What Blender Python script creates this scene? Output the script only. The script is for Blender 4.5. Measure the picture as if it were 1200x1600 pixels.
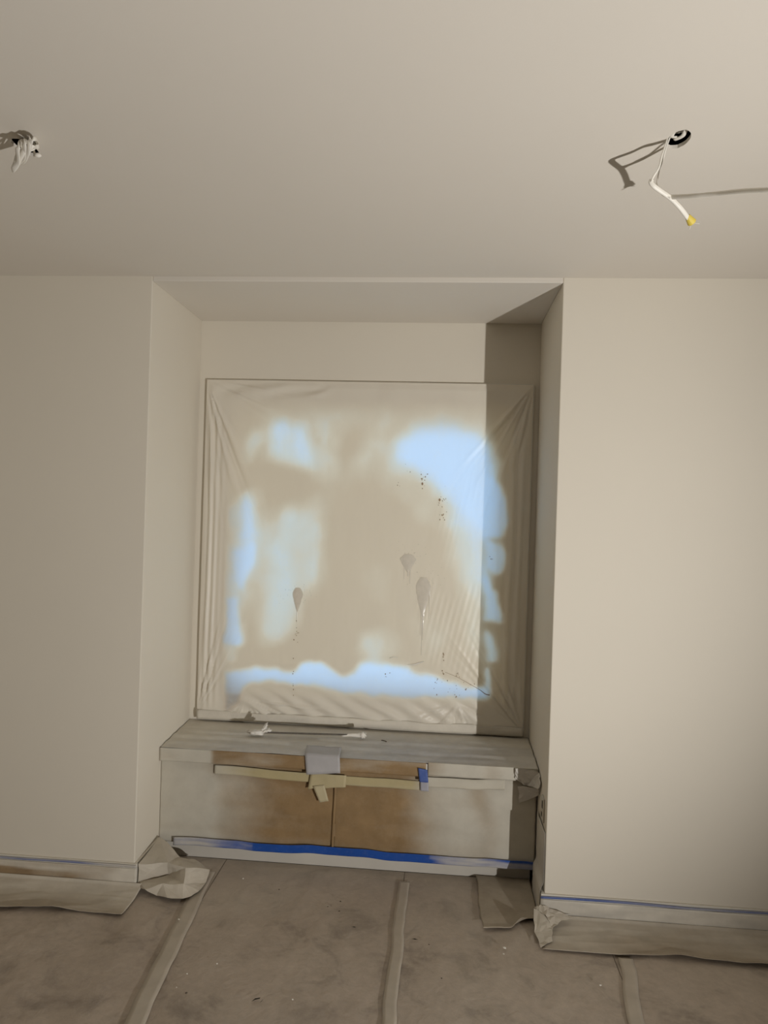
import bpy, bmesh, math, random
import numpy as np
from mathutils import Vector, Matrix

for o in list(bpy.data.objects): bpy.data.objects.remove(o)
scn = bpy.context.scene
col = scn.collection
R = math.radians

# ------------------------------------------------------------------ camera
CAM = Vector((0.0, -2.716, 1.531)); YAW = R(4.6); ROLL = R(1.78)
cd = bpy.data.cameras.new('camera'); cam = bpy.data.objects.new('camera', cd); col.objects.link(cam)
fw = Vector((-math.sin(YAW), math.cos(YAW), 0)); rt = Vector((math.cos(YAW), math.sin(YAW), 0)); up = Vector((0, 0, 1))
ri = rt*math.cos(ROLL) + up*math.sin(ROLL); ui = up*math.cos(ROLL) - rt*math.sin(ROLL)
m = Matrix((ri, ui, -fw)).transposed().to_4x4(); m.translation = CAM
cam.matrix_world = m
cd.sensor_fit = 'VERTICAL'; cd.sensor_height = 32.0; cd.lens = 1100/1600*32.0
cd.clip_start = 0.05; cd.clip_end = 100
scn.camera = cam

# ------------------------------------------------------------------ world: pale blue daylight outside the window
w = bpy.data.worlds.new('sky'); scn.world = w; w.use_nodes = True
bg = w.node_tree.nodes['Background']; bg.inputs[0].default_value = (0.40, 0.66, 1.0, 1); bg.inputs[1].default_value = 3.45

# ------------------------------------------------------------------ the work lamp standing low beside the camera
ld = bpy.data.lights.new('work_lamp', 'SPOT'); lamp = bpy.data.objects.new('work_lamp', ld); col.objects.link(lamp)
lamp.location = (1.65, -2.74, 0.54)
ld.energy = 298; ld.color = (0.99, 0.97, 0.94); ld.shadow_soft_size = 0.018
ld.spot_size = R(108); ld.spot_blend = 1.0
lamp.rotation_euler = (Vector((-1.15, 0.0, 2.2)) - lamp.location).to_track_quat('-Z', 'Y').to_euler()

vs = scn.view_settings
vs.view_transform = 'Standard'; vs.look = 'None'; vs.gamma = 1; vs.use_curve_mapping = False; vs.exposure = 0.0

# ------------------------------------------------------------------ materials
def nmat(name):
    mt = bpy.data.materials.new(name); mt.use_nodes = True
    nt = mt.node_tree; return mt, nt, nt.nodes, nt.links, nt.nodes['Principled BSDF']

def noise(nt, scale, detail=4, rough=0.55, coord='Object', vec=None, dist=0.0):
    n = nt.nodes.new('ShaderNodeTexNoise'); n.inputs['Scale'].default_value = scale
    n.inputs['Detail'].default_value = detail; n.inputs['Roughness'].default_value = rough
    n.inputs['Distortion'].default_value = dist
    if vec is None:
        tc = nt.nodes.new('ShaderNodeTexCoord'); vec = tc.outputs[coord]
    nt.links.new(vec, n.inputs['Vector']); return n

def ramp(nt, src, stops):
    r = nt.nodes.new('ShaderNodeValToRGB'); e = r.color_ramp.elements
    while len(e) < len(stops): e.new(0.5)
    for k, (p, c) in enumerate(stops):
        e[k].position = p; e[k].color = (c[0], c[1], c[2], 1) if hasattr(c, '__len__') else (c, c, c, 1)
    nt.links.new(src, r.inputs[0]); return r

def mixc(nt, fac, a, b, mode='MIX'):
    n = nt.nodes.new('ShaderNodeMix'); n.data_type = 'RGBA'; n.blend_type = mode
    for s, v in ((n.inputs[0], fac), (n.inputs[6], a), (n.inputs[7], b)):
        if hasattr(v, 'is_linked'): nt.links.new(v, s)
        elif hasattr(v, '__len__'): s.default_value = (v[0], v[1], v[2], 1)
        else: s.default_value = v
    return n.outputs[2]

def bump(nt, b, h, strength, dist):
    n = nt.nodes.new('ShaderNodeBump'); n.inputs['Strength'].default_value = strength
    n.inputs['Distance'].default_value = dist
    nt.links.new(h, n.inputs['Height']); nt.links.new(n.outputs[0], b.inputs['Normal'])

def plain(name, c, rough=0.6, var=0.06, scale=20, bstr=0.0, metal=0.0, spec=0.3):
    mt, nt, N, L, b = nmat(name)
    n = noise(nt, scale)
    r = ramp(nt, n.outputs[0], [(0.3, [x*(1-var) for x in c]), (0.7, [min(1, x*(1+var)) for x in c])])
    L.new(r.outputs[0], b.inputs['Base Color']); b.inputs['Roughness'].default_value = rough
    b.inputs['Metallic'].default_value = metal; b.inputs['Specular IOR Level'].default_value = spec
    if bstr: bump(nt, b, noise(nt, scale*8).outputs[0], bstr, 0.002)
    return mt

CREAM = (0.73, 0.675, 0.575)
wallm = plain('wall_paint', CREAM, 0.7, 0.012, 1.5, 0.0, spec=0.2)
bump(wallm.node_tree, wallm.node_tree.nodes['Principled BSDF'], noise(wallm.node_tree, 220, 2).outputs[0], 0.12, 0.001)
ceilm = plain('ceiling_paint', (0.715, 0.665, 0.59), 0.8, 0.012, 1.2, 0.0, spec=0.15)
bump(ceilm.node_tree, ceilm.node_tree.nodes['Principled BSDF'], noise(ceilm.node_tree, 200, 2).outputs[0], 0.12, 0.001)
trimm = plain('trim_white', (0.72, 0.68, 0.60), 0.5, 0.03, 6)
primer = plain('toe_board_paint', (0.64, 0.60, 0.53), 0.5, 0.04, 8)
subfloor = plain('subfloor_wood', (0.25, 0.19, 0.13), 0.7, 0.2, 9)
rearm = plain('dark_rear_wall', (0.34, 0.30, 0.25), 0.8, 0.1, 2)  # unseen rear wall, coloured dark to cut the bounced light
darkm = plain('dark_gap', (0.02, 0.018, 0.015), 0.9)
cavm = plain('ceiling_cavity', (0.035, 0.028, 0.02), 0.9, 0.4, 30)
cablem = plain('cable_sheath', (0.82, 0.78, 0.70), 0.4, 0.05, 30)
nutm = plain('wire_nut_yellow', (0.72, 0.56, 0.10), 0.4)
copperm = plain('wire_tip', (0.75, 0.72, 0.66), 0.4)
bluem = None
rodm = plain('rod_painted', (0.13, 0.115, 0.095), 0.6, 0.2, 40)
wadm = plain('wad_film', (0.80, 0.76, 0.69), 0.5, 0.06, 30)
dripm = plain('paint_drip', (0.70, 0.645, 0.55), 0.22, 0.04, 40, spec=0.5)
speckm = plain('paint_speck_brown', (0.33, 0.22, 0.13), 0.6, 0.2, 60)
debrism = plain('debris_dark', (0.10, 0.08, 0.06), 0.8)
whitespeck = plain('white_speck', (0.8, 0.77, 0.7), 0.7)
platem = plain('outlet_plate', (0.55, 0.51, 0.43), 0.45)
sashm = plain('sash_white', (0.75, 0.75, 0.73), 0.4)
extm = plain('exterior_wall', (0.5, 0.5, 0.5), 0.8)

def paintable(name, base, paint=CREAM, rough=0.65, var=0.15, scale=12, pvar=0.06, nscale=60):
    """a masking sheet of colour base, with overspray of the wall paint where the 'paint' attribute says so"""
    mt, nt, N, L, b = nmat(name)
    a = N.new('ShaderNodeAttribute'); a.attribute_name = 'paint'
    n1 = noise(nt, scale, 6, 0.6); n2 = noise(nt, nscale, 6, 0.7)
    bc = ramp(nt, n1.outputs[0], [(0.3, [x*(1-var) for x in base]), (0.7, [x*(1+var) for x in base])])
    pc = ramp(nt, n1.outputs[0], [(0.3, [x*(1-pvar) for x in paint]), (0.7, [min(1, x*(1+pvar)) for x in paint])])
    ma = N.new('ShaderNodeMath'); ma.operation = 'MULTIPLY_ADD'; ma.use_clamp = True
    L.new(n2.outputs[0], ma.inputs[0]); ma.inputs[1].default_value = 0.22
    sb = N.new('ShaderNodeMath'); sb.operation = 'SUBTRACT'; L.new(a.outputs['Fac'], sb.inputs[0]); sb.inputs[1].default_value = 0.11
    L.new(sb.outputs[0], ma.inputs[2])
    L.new(mixc(nt, ma.outputs[0], bc.outputs[0], pc.outputs[0]), b.inputs['Base Color'])
    b.inputs['Roughness'].default_value = rough; b.inputs['Specular IOR Level'].default_value = 0.25
    return mt

kraftm = paintable('kraft_paper', (0.275, 0.180, 0.088), (0.55, 0.515, 0.435))
strippm = paintable('masking_paper', (0.32, 0.255, 0.18), (0.66, 0.61, 0.52))
strippm2 = paintable('baseboard_masking_paper', (0.30, 0.21, 0.12), (0.66, 0.61, 0.52))
filmm = paintable('bench_film', (0.48, 0.465, 0.455), (0.64, 0.60, 0.52), 0.45)
yellowt = paintable('yellow_tape', (0.46, 0.385, 0.215), (0.56, 0.52, 0.43), 0.55, 0.06)
greyt = paintable('grey_tape', (0.40, 0.39, 0.40), (0.48, 0.455, 0.43), 0.5, 0.08)
bluet = paintable('blue_tape', (0.015, 0.075, 0.34), (0.56, 0.53, 0.48), 0.5, 0.08)
basefilm = paintable('baseboard_film', (0.30, 0.285, 0.26), (0.68, 0.63, 0.54), 0.5, 0.08)

def floor_paper_mat():
    mt, nt, N, L, b = nmat('floor_paper')
    n1 = noise(nt, 1.3, 6, 0.65, dist=0.5); n2 = noise(nt, 5.5, 8, 0.62, dist=0.6); n3 = noise(nt, 42, 6, 0.7)
    c = ramp(nt, n1.outputs[0], [(0.28, (0.40, 0.328, 0.264)), (0.72, (0.51, 0.437, 0.36))])
    s = ramp(nt, n2.outputs[0], [(0.28, 0.60), (0.47, 1.0), (0.72, 1.14)])
    f = ramp(nt, n3.outputs[0], [(0.3, 0.9), (0.7, 1.07)])
    k = mixc(nt, 1.0, mixc(nt, 1.0, c.outputs[0], s.outputs[0], 'MULTIPLY'), f.outputs[0], 'MULTIPLY')
    a = N.new('ShaderNodeAttribute'); a.attribute_name = 'paint'
    k = mixc(nt, a.outputs['Fac'], k, (0.56, 0.50, 0.42))
    L.new(k, b.inputs['Base Color']); b.inputs['Roughness'].default_value = 0.6
    b.inputs['Specular IOR Level'].default_value = 0.3
    bump(nt, b, noise(nt, 26, 5, 0.6, dist=0.8).outputs[0], 0.45, 0.005)
    return mt
floorm = floor_paper_mat()
seamt = plain('seam_tape', (0.50, 0.44, 0.36), 0.5, 0.08, 14)

def window_film_mat():
    """milky plastic film: lets daylight through where no paint landed; the paint coat stops it and lets only a warm rest through"""
    mt, nt, N, L, b = nmat('window_film')
    a = N.new('ShaderNodeAttribute'); a.attribute_name = 'paint'
    n = noise(nt, 110, 5, 0.75); n1 = noise(nt, 14, 5, 0.6)
    ma = N.new('ShaderNodeMath'); ma.operation = 'MULTIPLY_ADD'; L.new(n.outputs[0], ma.inputs[0]); ma.inputs[1].default_value = 0.16
    L.new(a.outputs['Fac'], ma.inputs[2])
    mb = N.new('ShaderNodeMath'); mb.operation = 'MULTIPLY_ADD'; mb.use_clamp = True
    L.new(n1.outputs[0], mb.inputs[0]); mb.inputs[1].default_value = 0.14; L.new(ma.outputs[0], mb.inputs[2])
    sb = N.new('ShaderNodeMath'); sb.operation = 'SUBTRACT'; sb.use_clamp = True; L.new(mb.outputs[0], sb.inputs[0]); sb.inputs[1].default_value = 0.15
    refl = ramp(nt, sb.outputs[0], [(0.0, (0.33, 0.33, 0.33)), (0.45, (0.63, 0.595, 0.515)), (1.0, (0.77, 0.715, 0.61))])
    tr = ramp(nt, sb.outputs[0], [(0.0, (0.46, 0.46, 0.46)), (0.25, (0.37, 0.300, 0.215)), (0.5, (0.235, 0.150, 0.082)),
                                  (0.75, (0.105, 0.054, 0.021)), (1.0, (0.035, 0.017, 0.005))])
    df = N.new('ShaderNodeBsdfDiffuse'); L.new(refl.outputs[0], df.inputs[0])
    tl = N.new('ShaderNodeBsdfTranslucent'); L.new(tr.outputs[0], tl.inputs[0])
    ad = N.new('ShaderNodeAddShader'); L.new(df.outputs[0], ad.inputs[0]); L.new(tl.outputs[0], ad.inputs[1])
    gl = N.new('ShaderNodeBsdfGlossy'); gl.inputs['Roughness'].default_value = 0.36
    mx = N.new('ShaderNodeMixShader'); mx.inputs[0].default_value = 0.024
    L.new(ad.outputs[0], mx.inputs[1]); L.new(gl.outputs[0], mx.inputs[2])
    L.new(mx.outputs[0], N['Material Output'].inputs['Surface']); N.remove(b)
    return mt
wfilm = window_film_mat()

def glass_mat():
    mt, nt, N, L, b = nmat('window_glass')
    t = N.new('ShaderNodeBsdfTransparent'); g = N.new('ShaderNodeBsdfGlossy'); g.inputs['Roughness'].default_value = 0.02
    f = N.new('ShaderNodeFresnel'); f.inputs[0].default_value = 1.45
    mx = N.new('ShaderNodeMixShader'); L.new(f.outputs[0], mx.inputs[0]); L.new(t.outputs[0], mx.inputs[1]); L.new(g.outputs[0], mx.inputs[2])
    L.new(mx.outputs[0], N['Material Output'].inputs['Surface']); N.remove(b)
    return mt
glassm = glass_mat()

# ------------------------------------------------------------------ builders
def tag(o, label=None, cat=None, group=None, kind=None):
    for k, v in (('label', label), ('category', cat), ('group', group), ('kind', kind)):
        if v: o[k] = v
    return o

def link(name, me, mat, parent=None, smooth=False):
    o = bpy.data.objects.new(name, me); col.objects.link(o)
    if mat: me.materials.append(mat)
    if smooth: me.polygons.foreach_set('use_smooth', [True]*len(me.polygons))
    if parent: o.parent = parent
    return o

def empty(name, loc):
    o = bpy.data.objects.new(name, None); o.location = loc; o.empty_display_size = 0.05; col.objects.link(o); return o

def put(o, parent):           # parent without moving
    o.parent = parent
    o.matrix_parent_inverse = parent.matrix_basis.inverted()
    return o

def boxes(name, bs, mat, parent=None, bevel=0.0):
    bm = bmesh.new()
    for (x0, x1, y0, y1, z0, z1) in bs:
        v = [bm.verts.new(p) for p in ((x0,y0,z0),(x1,y0,z0),(x1,y1,z0),(x0,y1,z0),(x0,y0,z1),(x1,y0,z1),(x1,y1,z1),(x0,y1,z1))]
        for f in ((3,2,1,0),(4,5,6,7),(0,1,5,4),(1,2,6,5),(2,3,7,6),(3,0,4,7)): bm.faces.new([v[i] for i in f])
    me = bpy.data.meshes.new(name); bm.to_mesh(me); bm.free()
    o = link(name, me, mat)
    if bevel:
        md = o.modifiers.new('bevel', 'BEVEL'); md.width = bevel; md.segments = 3; md.limit_method = 'ANGLE'
    if parent: put(o, parent)
    return o

def grid(name, X, Y, Z, mat, paint=None, parent=None, smooth=True, thick=0.0, keep=None):
    """a sheet from 2-D coordinate arrays"""
    X, Y, Z = np.broadcast_arrays(X, Y, Z); nv, nu = X.shape
    V = np.stack([X, Y, Z], -1).reshape(-1, 3)
    i = np.arange(nv*nu).reshape(nv, nu)
    Fq = np.stack([i[:-1, :-1], i[:-1, 1:], i[1:, 1:], i[1:, :-1]], -1).reshape(-1, 4)
    if keep is not None: Fq = Fq[keep[:-1, :-1].ravel() & keep[1:, 1:].ravel() & keep[:-1, 1:].ravel() & keep[1:, :-1].ravel()]
    me = bpy.data.meshes.new(name); me.from_pydata(V.tolist(), [], Fq.tolist()); me.update()
    at = me.attributes.new('paint', 'FLOAT', 'POINT')
    pv = np.zeros((nv, nu)) if paint is None else np.clip(np.broadcast_to(paint, (nv, nu)), 0, 1)
    at.data.foreach_set('value', np.ascontiguousarray(pv, dtype=np.float32).ravel())
    if keep is not None:
        bm = bmesh.new(); bm.from_mesh(me)
        bmesh.ops.delete(bm, geom=[v for v in bm.verts if not v.link_faces], context='VERTS'); bm.to_mesh(me); bm.free()
    o = link(name, me, mat, None, smooth)
    if thick:
        md = o.modifiers.new('thickness', 'SOLIDIFY'); md.thickness = thick; md.offset = 0
    if parent: put(o, parent)
    return o

def vnoise(x, y, seed=0, octaves=3):
    """smooth value noise in numpy, about -1..1"""
    x = np.asarray(x, float); y = np.asarray(y, float); out = np.zeros(np.broadcast(x, y).shape); amp = 1.0; tot = 0
    for k in range(octaves):
        rs = np.random.RandomState(seed*31+k); T = rs.uniform(-1, 1, (64, 64))
        fx = np.floor(x).astype(int); fy = np.floor(y).astype(int); tx = x-fx; ty = y-fy
        tx = tx*tx*(3-2*tx); ty = ty*ty*(3-2*ty)
        g = lambda a, b: T[a % 64, b % 64]
        out = out + amp*((g(fx, fy)*(1-tx)+g(fx+1, fy)*tx)*(1-ty) + (g(fx, fy+1)*(1-tx)+g(fx+1, fy+1)*tx)*ty)
        tot += amp; amp *= 0.5; x = x*2.03+7.1; y = y*2.03+3.7
    return out/tot*1.6

def sstep(a, b, x): t = np.clip((np.asarray(x, float)-a)/(b-a), 0, 1); return t*t*(3-2*t)

def crumple(x, y, seed, scale=1.0):
    """creased-paper relief: ridges where noise crosses zero"""
    a = 1-np.abs(vnoise(x*scale, y*scale, seed, 2)); b = 1-np.abs(vnoise(x*scale*2.3, y*scale*2.3, seed+5, 2))
    return a*0.65 + b*0.35 - 0.7

def tube(name, pts, r, mat, parent=None, flat=1.0, seg=8, sub=6, up_hint=(0, 0, 1), caps=True):
    """a cable along a smooth path; flat<1 squashes the section into a flat cable"""
    P = [Vector(p) for p in pts]; Q = []
    for i in range(len(P)-1):
        p0 = P[max(i-1, 0)]; p1 = P[i]; p2 = P[i+1]; p3 = P[min(i+2, len(P)-1)]
        for k in range(sub):
            t = k/sub
            Q.append(0.5*((2*p1)+(p2-p0)*t+(2*p0-5*p1+4*p2-p3)*t*t+(3*p1-p0-3*p2+p3)*t**3))
    Q.append(P[-1]); bm = bmesh.new(); rings = []
    h = Vector(up_hint)
    for i, q in enumerate(Q):
        d = (Q[min(i+1, len(Q)-1)]-Q[max(i-1, 0)]).normalized()
        s = d.cross(h); s = s.normalized() if s.length > 1e-4 else Vector((1, 0, 0)); n = s.cross(d)
        rr = r(i/(len(Q)-1)) if callable(r) else r
        rings.append([bm.verts.new(q + s*math.cos(2*math.pi*k/seg)*rr + n*math.sin(2*math.pi*k/seg)*rr*flat) for k in range(seg)])
    for a, b in zip(rings, rings[1:]):
        for k in range(seg): bm.faces.new([a[k], a[(k+1) % seg], b[(k+1) % seg], b[k]])
    if caps: bm.faces.new(rings[0][::-1]); bm.faces.new(rings[-1])
    bmesh.ops.recalc_face_normals(bm, faces=bm.faces[:])
    me = bpy.data.meshes.new(name); bm.to_mesh(me); bm.free()
    o = link(name, me, mat, None, True)
    if parent: put(o, parent)
    return o

def blob(name, c, rad, mat, parent=None, seed=0, rough=0.35, sub=3, flat=False):
    """a crumpled wad"""
    bm = bmesh.new(); bmesh.ops.create_icosphere(bm, subdivisions=sub, radius=1)
    rs = random.Random(seed)
    for v in bm.verts:
        k = 1+rs.uniform(-rough, rough); v.co = Vector((v.co.x*rad[0]*k, v.co.y*rad[1]*k, v.co.z*rad[2]*k))+Vector(c)
    me = bpy.data.meshes.new(name); bm.to_mesh(me); bm.free()
    o = link(name, me, mat, None, not flat)
    if parent: put(o, parent)
    return o

# ================================================================== the room
XL, XR, YB, ZC, ZS = -1.17, 0.437, 0.58, 2.44, 2.421
struct = lambda o: tag(o, kind='structure')
struct(boxes('wall_left', [(-2.7, XL, 0, YB, 0, 2.6)], wallm, bevel=0.004))
struct(boxes('wall_right', [(XR, 4.2, 0, YB, 0, 2.6)], wallm, bevel=0.004))
WX0, WX1, WZ0, WZ1 = -1.005, 0.318, 0.655, 2.035            # glass opening
struct(boxes('wall_back', [(-2.7, WX0, YB, 0.72, 0, 2.6), (WX1, 4.2, YB, 0.72, 0, 2.6),
                           (WX0, WX1, YB, 0.72, 0, WZ0), (WX0, WX1, YB, 0.72, WZ1, 2.6)], wallm))
struct(boxes('ceiling_alcove', [(XL, XR, 0, YB, ZS, 2.6)], ceilm, bevel=0.003))
struct(boxes('wall_side_left', [(-2.85, -2.7, -7.2, 0.72, 0, 2.6)], wallm))
struct(boxes('wall_side_right', [(4.2, 4.35, -7.2, 0.72, 0, 2.6)], wallm))
struct(boxes('wall_rear', [(-2.85, 4.35, -7.35, -7.2, 0, 2.6)], rearm))
struct(boxes('floor', [(-2.85, 4.35, -7.35, 0.72, -0.12, -0.006)], subfloor))

# ceiling with two cut openings for light fittings
HOLES = [(0.537, -0.989, 0.026, 0.043), (-1.095, -0.985, 0.026, 0.045)]
bm = bmesh.new()
def loop(pts): 
    vs_ = [bm.verts.new(p) for p in pts]
    return vs_, [bm.edges.new((vs_[i], vs_[(i+1) % len(vs_)])) for i in range(len(vs_))]
ed = loop([(-2.7, -7.2, ZC), (4.2, -7.2, ZC), (4.2, 0, ZC), (-2.7, 0, ZC)])[1]
rims = []
for (hx, hy, rx, ry) in HOLES:
    rs = random.Random(int(hx*100))
    vv, ee = loop([(hx+rx*math.cos(a)*rs.uniform(.97, 1.03), hy+ry*math.sin(a)*rs.uniform(.97, 1.03), ZC) for a in [2*math.pi*k/28 for k in range(28)]])
    ed += ee; rims.append(vv)
bmesh.ops.triangle_fill(bm, edges=ed, use_beauty=True, use_dissolve=False)
for f in bm.faces:
    f.normal_update()
    if f.normal.z > 0: f.normal_flip()
for vv in rims:                                              # cut board edge, 16 mm thick
    top = [bm.verts.new(v.co+Vector((0, 0, .009))) for v in vv]
    for k in range(len(vv)): bm.faces.new([vv[k], vv[(k+1) % 28], top[(k+1) % 28], top[k]])
me = bpy.data.meshes.new('ceiling'); bm.to_mesh(me); bm.free()
struct(link('ceiling', me, ceilm))
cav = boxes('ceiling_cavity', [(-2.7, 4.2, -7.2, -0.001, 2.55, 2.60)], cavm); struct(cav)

# baseboards (flanking walls and the two alcove sides)
def baseboard(name, x0, x1, y0, y1):
    return struct(boxes(name, [(x0, x1, y0, y1, 0, 0.092), (x0+.003*(x1-x0 < .05 and x0 > 0), x1-.003*(x1-x0 < .05 and x0 < 0), y0+.003*(x1-x0 > .05), y1, 0.092, 0.105)], trimm, bevel=0.002))
baseboard('baseboard_left', -2.7, XL+0.014, -0.014, 0)
baseboard('baseboard_right', XR-0.014, 4.2, -0.014, 0)
baseboard('baseboard_alcove_left', XL, XL+0.014, 0.0, 0.225)
baseboard('baseboard_alcove_right', XR-0.014, XR, 0.0, 0.225)

# ------------------------------------------------------------------ window
win = empty('window_1', (-0.34, YB, 0.53)); struct(win)
CX0, CX1, CZ0, CZ1, CY = -1.132, 0.412, 0.533, 2.139, 0.563
for b in ((CX0, CX1, CY, YB, WZ1, CZ1), (CX0, CX1, CY, YB, CZ0, WZ0), (CX0, WX0, CY, YB, WZ0, WZ1), (WX1, CX1, CY, YB, WZ0, WZ1)):
    boxes('casing_board', [b], trimm, win, bevel=0.002)
for b in ((WX0, WX1, .655, .70, WZ1-.05, WZ1), (WX0, WX1, .655, .70, WZ0, WZ0+.05), (WX0, WX0+.045, .655, .70, WZ0+.05, WZ1-.05), (WX1-.045, WX1, .655, .70, WZ0+.05, WZ1-.05)):
    boxes('sash_rail', [b], sashm, win, bevel=0.003)
boxes('glass_pane', [(WX0+.045, WX1-.045, .676, .680, WZ0+.05, WZ1-.05)], glassm, win)

# ------------------------------------------------------------------ plastic film taped over the window
# paint overspray map in the film's own plane: x (m) and z (m)
nu, nv = 300, 312
fx = np.linspace(CX0+.004, CX1-.006, nu)[None, :]; fz = np.linspace(CZ0+.002, CZ1-.004, nv)[:, None]
FX, FZ = np.broadcast_arrays(fx, fz)
# survey: pixel of the photograph -> point in the plane of the film (flat, y = 0.555)
def on_film(px, py):
    d = fw + ri*((px-600)/1100) + ui*((800-py)/1100); t = (0.555-CAM.y)/d.y; p = CAM+d*t; return p.x, p.z

WFX = FX+.014*vnoise(FX*14, FZ*9, 201, 4)+.006*vnoise(FX*40, FZ*16, 203, 2); WFZ = FZ+.016*vnoise(FX*14, FZ*9, 202, 4)+.006*vnoise(FX*40, FZ*30, 204, 2)
def poly_mask(pts):
    P = [on_film(*p) for p in pts]; FX = WFX; FZ = WFZ; ins = np.zeros(FX.shape, bool); j = len(P)-1
    for i in range(len(P)):
        xi, zi = P[i]; xj, zj = P[j]
        c = ((zi > FZ) != (zj > FZ)) & (FX < (xj-xi)*(FZ-zi)/((zj-zi) or 1e-9)+xi); ins ^= c; j = i
    return ins.astype(float)

def blur(M, s):
    k = np.arange(-int(3*s)-1, int(3*s)+2); g = np.exp(-k*k/(2*s*s)); g /= g.sum(); h = len(k)//2
    M = np.pad(M, h, mode='edge')
    M = np.apply_along_axis(lambda r: np.convolve(r, g, 'valid'), 1, M); return np.apply_along_axis(lambda r: np.convolve(r, g, 'valid'), 0, M)

clear = np.zeros(FX.shape)
def spot(val, s, *pts):
    global clear
    clear = np.maximum(clear, 0) ; m_ = blur(poly_mask(pts), s)*val
    clear = clear + m_*(1-clear)
HAZE = []
# upper right: the wide bare patch and its tail down along the right
spot(1.0, 6, (612,700),(622,678),(650,664),(700,662),(745,668),(772,690),(776,730),(775,800),(768,850),(745,835),(722,812),(700,785),(672,758),(640,735),(612,722))
spot(.55, 7, (735,800),(770,790),(772,900),(764,925),(742,930),(728,880))
spot(.45, 8, (690,800),(765,800),(765,1060),(735,1050),(722,960),(705,900))
spot(.30, 8, (600,720),(660,735),(720,800),(720,850),(650,800),(600,760))
spot(.34, 5, (415,634),(760,634),(765,670),(600,672),(480,668),(415,690))
# scallops left by the spray fan along the right casing
spot(.80, 2.2, (758,740),(772,742),(788,775),(799,800),(800,818),(792,832),(780,836),(758,840))
spot(.45, 4.0, (758,690),(780,700),(790,730),(782,745),(770,748),(758,745))
spot(.72, 2.0, (758,842),(786,846),(794,862),(790,882),(778,894),(764,896),(758,893))
spot(.78, 2.0, (758,902),(768,908),(778,928),(785,950),(786,966),(778,974),(764,972),(758,968))
spot(.70, 2.0, (757,980),(766,986),(773,1002),(778,1020),(776,1034),(764,1038),(757,1036))
spot(.78, 2.0, (757,1040),(764,1048),(769,1066),(771,1082),(767,1094),(757,1094))
# upper left patches
spot(.75, 5, (418,662),(440,652),(478,664),(488,700),(489,728),(470,734),(448,724),(415,716),(414,690))
spot(.60, 5, (382,690),(392,668),(412,664),(408,690),(398,725),(384,728))
spot(.35, 7, (480,660),(540,660),(540,700),(495,745),(480,735))
# left column, streaky
spot(.80, 3.5, (374,772),(390,766),(396,790),(398,830),(388,850),(374,840))
spot(.92, 2.5, (366,856),(380,850),(396,846),(396,880),(390,905),(380,925),(368,902))
spot(.45, 3.0, (352,850),(370,850),(374,930),(352,930))
spot(.92, 2.2, (350,930),(372,932),(378,968),(378,1006),(362,1012),(349,1008))
spot(.55, 2.5, (344,1008),(368,1012),(370,1032),(350,1044))
spot(.58, 9, (395,815),(440,790),(500,800),(498,880),(470,960),(440,1008),(400,1000),(392,900))
spot(.40, 7, (420,855),(470,870),(455,1000),(415,990))
spot(.40, 6, (430,800),(500,770),(500,840),(440,880))
spot(.62, 6, (356,780),(380,780),(398,850),(390,930),(378,1010),(352,1010),(350,900))
spot(.30, 9, (380,740),(420,740),(420,830),(385,840))
spot(.30, 6, (500,740),(560,700),(600,640),(620,690),(560,780))
# bottom band
spot(1.0, 2.6, (347,1050),(372,1046),(400,1040),(440,1042),(462,1048),(474,1034),(488,1029),(512,1038),(540,1056),(560,1040),(580,1030),(608,1032),(650,1048),(690,1062),(730,1070),(762,1076),(762,1093),(700,1095),(600,1091),(520,1078),(470,1072),(420,1066),(384,1072),(376,1090),(360,1114),(350,1112))
spot(.55, 6, (556,985),(610,985),(625,1020),(600,1034),(560,1030))
spot(.30, 7, (470,1070),(600,1088),(760,1094),(760,1104),(600,1100),(470,1082))
base_haze = 0.14 + 0.12*vnoise(FX*3.2, FZ*3.2, 3, 3) + 0.05*vnoise(FX*11, FZ*7, 4, 2)
clear = clear + np.clip(base_haze, 0, .42)*(1-clear)
clear += 0.20*vnoise(FX*9, FZ*6, 12, 4)*np.clip(clear*2, 0, 1)*np.clip(2*(1-clear), 0, 1)
wpaint = 1-np.clip(clear, 0, 1)

# folds: pleats fanning out of the taped corners, swags along the bottom, fine slanted ripples
def fan(cx, cz, a0, a1, freq, amp, reach, seed, near=0.03):
    dx = FX-cx; dz = FZ-cz; r = np.hypot(dx, dz)+1e-6; th = np.degrees(np.arctan2(dz, dx)) % 360
    wgt = sstep(a0-4, a0+4, th)*(1-sstep(a1-4, a1+4, th))*np.exp(-(r/reach)**2)*sstep(0, near, r)
    ph = th*freq + 1.3*vnoise(th*0.25, r*2.5, seed, 2)
    s = np.sin(ph)
    return wgt*amp*np.clip(r/reach*2.0, .15, 1.0)*(np.sign(s)*np.abs(s)**0.7+0.5*np.sin(ph*2.3+1))
Wf = np.zeros(FX.shape)
Wf += fan(CX0, CZ1, 268, 300, 0.62, .0075, .46, 1)
Wf += fan(CX0, CZ1, 330, 359, 0.40, .0050, .32, 2)
Wf += fan(CX1, CZ1, 225, 268, 0.50, .0085, .36, 3)
Wf += fan(CX0, CZ0, 60, 92, 0.60, .0065, .34, 4)
Wf += fan(CX1, CZ0, 92, 140, 0.40, .0080, .34, 5)
px_, pz_ = on_film(383, 1092); Wf += fan(px_, pz_, 290, 359, 0.45, .0065, .34, 6) + fan(px_, pz_, 190, 260, .4, .003, .12, 7)
px_, pz_ = on_film(715, 1098); Wf += fan(px_, pz_, 195, 345, 0.16, .0040, .16, 8)
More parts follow.
